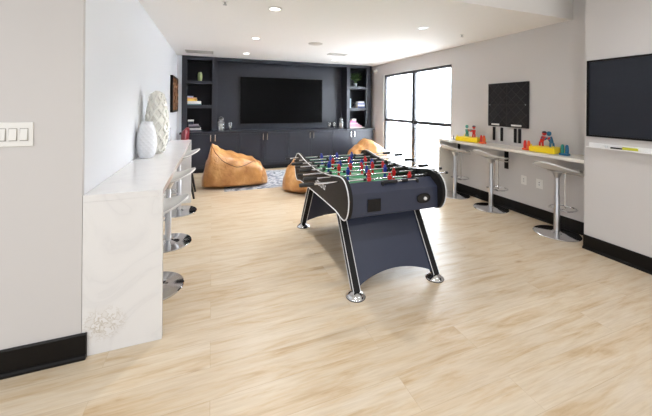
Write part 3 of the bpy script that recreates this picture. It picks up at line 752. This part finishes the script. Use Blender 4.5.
for xa, xb, out in ((LX-PT, LX, LX-PT), (RX_, RX_+PT, RX_+PT)):
    sp = MB().prism(outline, 'x', xa, xb).build('side_panel', 'tblk', T, ang=30)
    trim = MB().tube([(out, y, z) for y, z in outline], .005, 8, closed=True).build('edge_trim', 'trimw', sp)
    if out < 1.2:
        # pale lettering strip on the outer face
        m = MB(); rr = random.Random(2); y = 2.86
        for k in range(8):
            w_ = .020+.006*rr.random()
            m.prism([(y, .722), (y-.009, .722), (y-.002, .678), (y+.007, .678)], 'x', out-.0025, out)
            if k != 3: m.prism([(y-.009, .722), (y-w_, .722), (y-w_, .713), (y-.009, .713)] if k % 2 else [(y-.004, .686), (y-w_, .686), (y-w_, .678), (y-.004, .678)], 'x', out-.0025, out)
            y -= .036
        part_label(m.build('side_lettering', 'trimw', sp, smooth=False), 'pale grey lettering')
# apron ends: sloping deck above an upright board
for s in (-1, 1):
    def Y(d): return YC+s*d
    pr2 = [(Y(.63), .815), (Y(.72), .752), (Y(.728), .575), (Y(.70), .56), (Y(.61), .56), (Y(.61), .815)]
    o = MB().prism(pr2, 'x', LX, RX_).build('end_apron', 'tbl', T, smooth=False)
    # scoring slide
    yy = Y(.665); zz = .806
    sc = MB().cyl((1.33, yy, zz+.006), (1.67, yy, zz+.006), .006, 10).build('scoring_rod', 'chrome', o)
    MB().box(1.32, 1.335, yy-.012, yy+.012, zz-.02, zz+.016).box(1.665, 1.68, yy-.012, yy+.012, zz-.02, zz+.016).build('rod_post', 'rubber', sc)
    m = MB()
    for k in range(8): m.lathe([(.0, -.008), (.011, -.008), (.013, 0), (.011, .008), (0, .008)], (0, 0, 0), 12)
    m.bm.free(); m = MB()
    for k in range(10): m.cyl((1.34+k*.0185+(.05 if k > 6 else 0), yy, zz+.006), (1.355+k*.0185+(.05 if k > 6 else 0), yy, zz+.006), .0125, 12)
    m.build('score_beads', 'rubber', sc)
    # square vent and oval ball return
    yf = Y(.7285)
    MB().box(1.155, 1.275, min(yf, yf+s*.005), max(yf, yf+s*.005), .605, .705).build('vent_plate', 'tblk', o, bevel=.002)
    cpx, cpz = 1.69, .665
    m = MB(); ring = [(cpx+.062*math.copysign(abs(math.cos(a))**.8, math.cos(a)), yf+s*.002, cpz+.034*math.copysign(abs(math.sin(a))**.8, math.sin(a))) for a in [2*PI*k/28 for k in range(28)]]
    m.tube(ring, .007, 8, closed=True); cup = m.build('ball_return', 'tblk', o)
    m = MB(); A = [m.bm.verts.new((cpx+(p[0]-cpx)*.95, yf+s*.001, cpz+(p[2]-cpz)*.95)) for p in ring]; m.bm.faces.new(A)
    m.build('ball_return_pocket', 'rubber', cup)
    if s < 0: part_label(MB().ball((cpx+.016, yf-.004, cpz-.004), .015).build('ball_return_latch', 'trimw', cup), 'pale round ball')
# inner box, field and markings
for xa in (LX, RX_-.02): MB().box(xa, xa+.02, YC-.61, YC+.61, .58, .80).build('inner_rail', 'tblk', T)
fld = MB().box(LX+.02, RX_-.02, YC-.61, YC+.61, .70, .712).build('playfield', 'green', T)
m = MB(); z0, z1 = .712, .7128
for s in (-1, 1): m.box(LX+.21, RX_-.21, YC+s*.42-.003, YC+s*.42+.003, z0, z1)
for x in (LX+.21, RX_-.21):
    for s in (-1, 1): m.box(x-.003, x+.003, min(YC+s*.42, YC+s*.60), max(YC+s*.42, YC+s*.60), z0, z1)
m.box(LX+.02, RX_-.02, YC-.003, YC+.003, z0, z1)
m.tube([(1.42+.12*math.cos(2*PI*k/32), YC+.12*math.sin(2*PI*k/32), .7122) for k in range(32)], .003, 4, closed=True)
m.build('field_markings', 'fieldline', fld)
for s in (-1, 1):
    MB().box(1.31, 1.53, YC+s*.608-.004, YC+s*.608+.004, .712, .775).build('goal', 'rubber', T)
MB().box(LX, RX_, YC-.61, YC+.61, .565, .58).build('bottom_panel', 'tblk', T)
# rods with players
def player(x, y, mname, rod, tilt):
    m = MB(); z = .828
    m.box(x-.014, x+.014, y-.010, y+.010, z-.030, z+.018)
    m.box(x-.010, x+.010, y-.007, y+.007, z-.072, z-.030)
    m.box(x-.013, x+.013, y-.015, y+.012, z-.092, z-.070)
    m.box(x-.019, x+.019, y-.009, y+.009, z-.010, z+.016)
    m.ball((x, y, z+.029), .0125, u=10, v=8)
    bmesh.ops.rotate(m.bm, verts=m.bm.verts, cent=(x, y, z), matrix=Matrix.Rotation(tilt, 3, 'X'))
    p = m.build('player', mname, rod, bevel=.002)
    hd = MB().ball((x, y, z+.032), .0105, u=10, v=8); bmesh.ops.rotate(hd.bm, verts=hd.bm.verts, cent=(x, y, z), matrix=Matrix.Rotation(tilt, 3, 'X')); hd.bm.free()
ends = [.64, .72, .71, .78, .78, .79, .86, .80]
team = 'rrbrbrbb'; cnt = [3, 2, 3, 5, 5, 3, 2, 3]; sh = [.02, .04, -.02, .01, -.03, .03, 0, .02]
rr = random.Random(11)
for k in range(8):
    y = YC-.595+.170*k; z = .828
    xl = ends[k]; xr = xl+1.42 if team[k] == 'r' else xl+1.40
    rod = MB().cyl((xl, y, z), (xr, y, z), .0075, 12).build('rod', 'chrome', T)
    n = cnt[k]; gap = {2: .26, 3: .20, 5: .125}[n]
    for i in range(n): player(1.42+sh[k]+(i-(n-1)/2)*gap, y, 'red' if team[k] == 'r' else 'blue', rod, rr.uniform(-.25, .25))
    for x in (LX+.022, RX_-.022): MB().cyl((x-.012, y, z), (x+.012, y, z), .017, 14).build('bearing', 'rubber', rod)
    for i in (0, n-1):
        xx = 1.42+sh[k]+(i-(n-1)/2)*gap+(-.04 if i == 0 else .04)
        MB().cyl((xx-.012, y, z), (xx+.012, y, z), .013, 12).build('bumper', 'rubber', rod)
    if team[k] == 'r': a, b = xl-.005, xl+.115
    else: a, b = xr-.115, xr+.005
    n_ = 9; pts = [(a+(b-a)*q/(n_-1), y, z) for q in range(n_)]
    MB().tube(pts, .016, 14, radii=[.013, .017, .0165, .0175, .0165, .0175, .0165, .017, .012]).build('grip', 'rubber', rod)
    a, b = (xr-.02, xr) if team[k] == 'r' else (xl, xl+.05)
    MB().cyl((a, y, z), (b, y, z), .0125, 12).build('end_cap', 'rubber', rod)
# legs, feet, arched leg panels
for s in (-1, 1):
    yt, yb = (2.43, 2.095) if s < 0 else (3.19, 3.52)
    for xc in (1.03, 1.765):
        hw = .032
        def Pt(u, d): return (yt+(yb-yt)*u+d, .60+(.045-.60)*u)
        poly = [Pt(0, -hw), Pt(0, hw), Pt(1, hw*.85), Pt(1, -hw*.85)]
        leg = MB().prism(poly, 'x', xc-.028, xc+.028).build('leg', 'tblk', T, smooth=False)
        m = MB()
        for xx in (xc-.0285, xc+.0285):
            for d in (-hw, hw): m.tube([(xx, *Pt(0, d)), (xx, *Pt(1, d*.85))], .0032, 6)
        m.build('edge_strip', 'trimw', leg)
        MB().lathe([(0, 0), (.072, 0), (.074, .006), (.07, .014), (.045, .030), (.02, .042), (.016, .055), (0, .055)], (xc, yb, 0), 28, False).build('foot', 'chrome', leg)
        MB().lathe([(.0735, .0), (.0755, .004), (.0745, .008)], (xc, yb, 0), 28, False).build('foot_ring', 'rubber', leg)
    # slanted arched panel
    m = MB(); F_, Bk = [], []; n = 24; x0, x1 = 1.058, 1.737
    def PP(x, u, th): yy = yt+(yb-yt)*u; return (x, yy+s*th, .60+(.045-.60)*u)
    top = [(x0, 0), (x1, 0)]
    bot = []
    for k in range(n+1):
        q = k/n; x = x0+(x1-x0)*q; a = math.sin(PI*q)**.75
        bot.append((x, .965-.125*a))
    cols = [(x, .0, u) for x, u in bot]
    for th in (-.012, .012):
        F_.append([[m.bm.verts.new(PP(x, 0, th)) for x, _, u in cols], [m.bm.verts.new(PP(x, u, th)) for x, _, u in cols]])
    (t0, b0), (t1, b1) = F_
    for k in range(n):
        m.bm.faces.new((t0[k], t0[k+1], b0[k+1], b0[k])); m.bm.faces.new((t1[k], b1[k], b1[k+1], t1[k+1]))
        m.bm.faces.new((b0[k], b0[k+1], b1[k+1], b1[k])); m.bm.faces.new((t0[k], t1[k], t1[k+1], t0[k+1]))
    m.bm.faces.new((t0[0], b0[0], b1[0], t1[0])); m.bm.faces.new((t0[n], t1[n], b1[n], b0[n]))
    m.build('leg_panel', 'tbl', T, ang=30)

# ------------------------------------------------------------------ camera
cam = bpy.data.cameras.new('camera'); co = bpy.data.objects.new('camera', cam); COL.objects.link(co)
cam.sensor_width = 36; cam.sensor_fit = 'HORIZONTAL'; cam.lens = 306.5/652*36
cam.shift_x = 0; cam.shift_y = -(208-105)/652; cam.clip_start = .05
psi, roll = math.radians(20.4), math.radians(.4)
fw = Vector((math.sin(psi), math.cos(psi), 0)); rt = Vector((math.cos(psi), -math.sin(psi), 0)); up = Vector((0, 0, 1))
# roll turns the picture clockwise
r2 = rt*math.cos(roll)+up*math.sin(roll); u2 = up*math.cos(roll)-rt*math.sin(roll)
mw = Matrix((( r2.x, u2.x, -fw.x, 0), (r2.y, u2.y, -fw.y, 0), (r2.z, u2.z, -fw.z, 1.45), (0, 0, 0, 1)))
co.matrix_world = mw
scene.camera = co

# ------------------------------------------------------------------ daylight and added near lamps
wd = bpy.data.worlds.new('world'); scene.world = wd; wd.use_nodes = True
bg = wd.node_tree.nodes['Background']; bg.inputs[0].default_value = (.92, .96, 1.0, 1); bg.inputs[1].default_value = 1.5
for x, y in ((.5, 1.2), (2.6, 1.2), (.5, -.6), (2.6, -.6), (-1.8, .6), (-1.8, -1.2)):  # unseen downlights added to brighten the foreground
    t = thing('recessed_downlight', 'round white downlight added out of view in the higher ceiling to brighten the near end of the room', 'ceiling light', (x, y, UZ), 'added near downlights')
    MB().lathe([(.052, -.001), (.078, -.001), (.078, -.006), (.052, -.010)], (x, y, UZ), 32, False).build('trim_ring', 'white', t)
    MB().lathe([(0, -.004), (.054, -.004)], (x, y, UZ), 32, False).build('lens', 'lamp', t)
    l = bpy.data.lights.new('downlight_beam', 'SPOT'); l.energy = 68; l.spot_size = 2.6; l.spot_blend = 1; l.shadow_soft_size = .12; l.color = (.98, .985, 1)
    lo = bpy.data.objects.new('downlight_beam', l); COL.objects.link(lo); lo.location = (0, 0, -.02); lo.parent = t
def area(name, loc, rot, sx, sy, e, col=(1, 1, 1)):
    l = bpy.data.lights.new(name, 'AREA'); l.shape = 'RECTANGLE'; l.size = sx; l.size_y = sy; l.energy = e; l.color = col
    o = bpy.data.objects.new(name, l); COL.objects.link(o); o.location = loc; o.rotation_euler = rot; return o
area('window_daylight', (XR+.16, (WY0+WY1)/2, 1.13), (0, math.radians(90), 0), 2.1, 2.2, 330, (.84, .92, 1.0))
scene.view_settings.view_transform = 'Standard'; scene.view_settings.look = 'None'
scene.view_settings.exposure = .12; scene.view_settings.gamma = 1
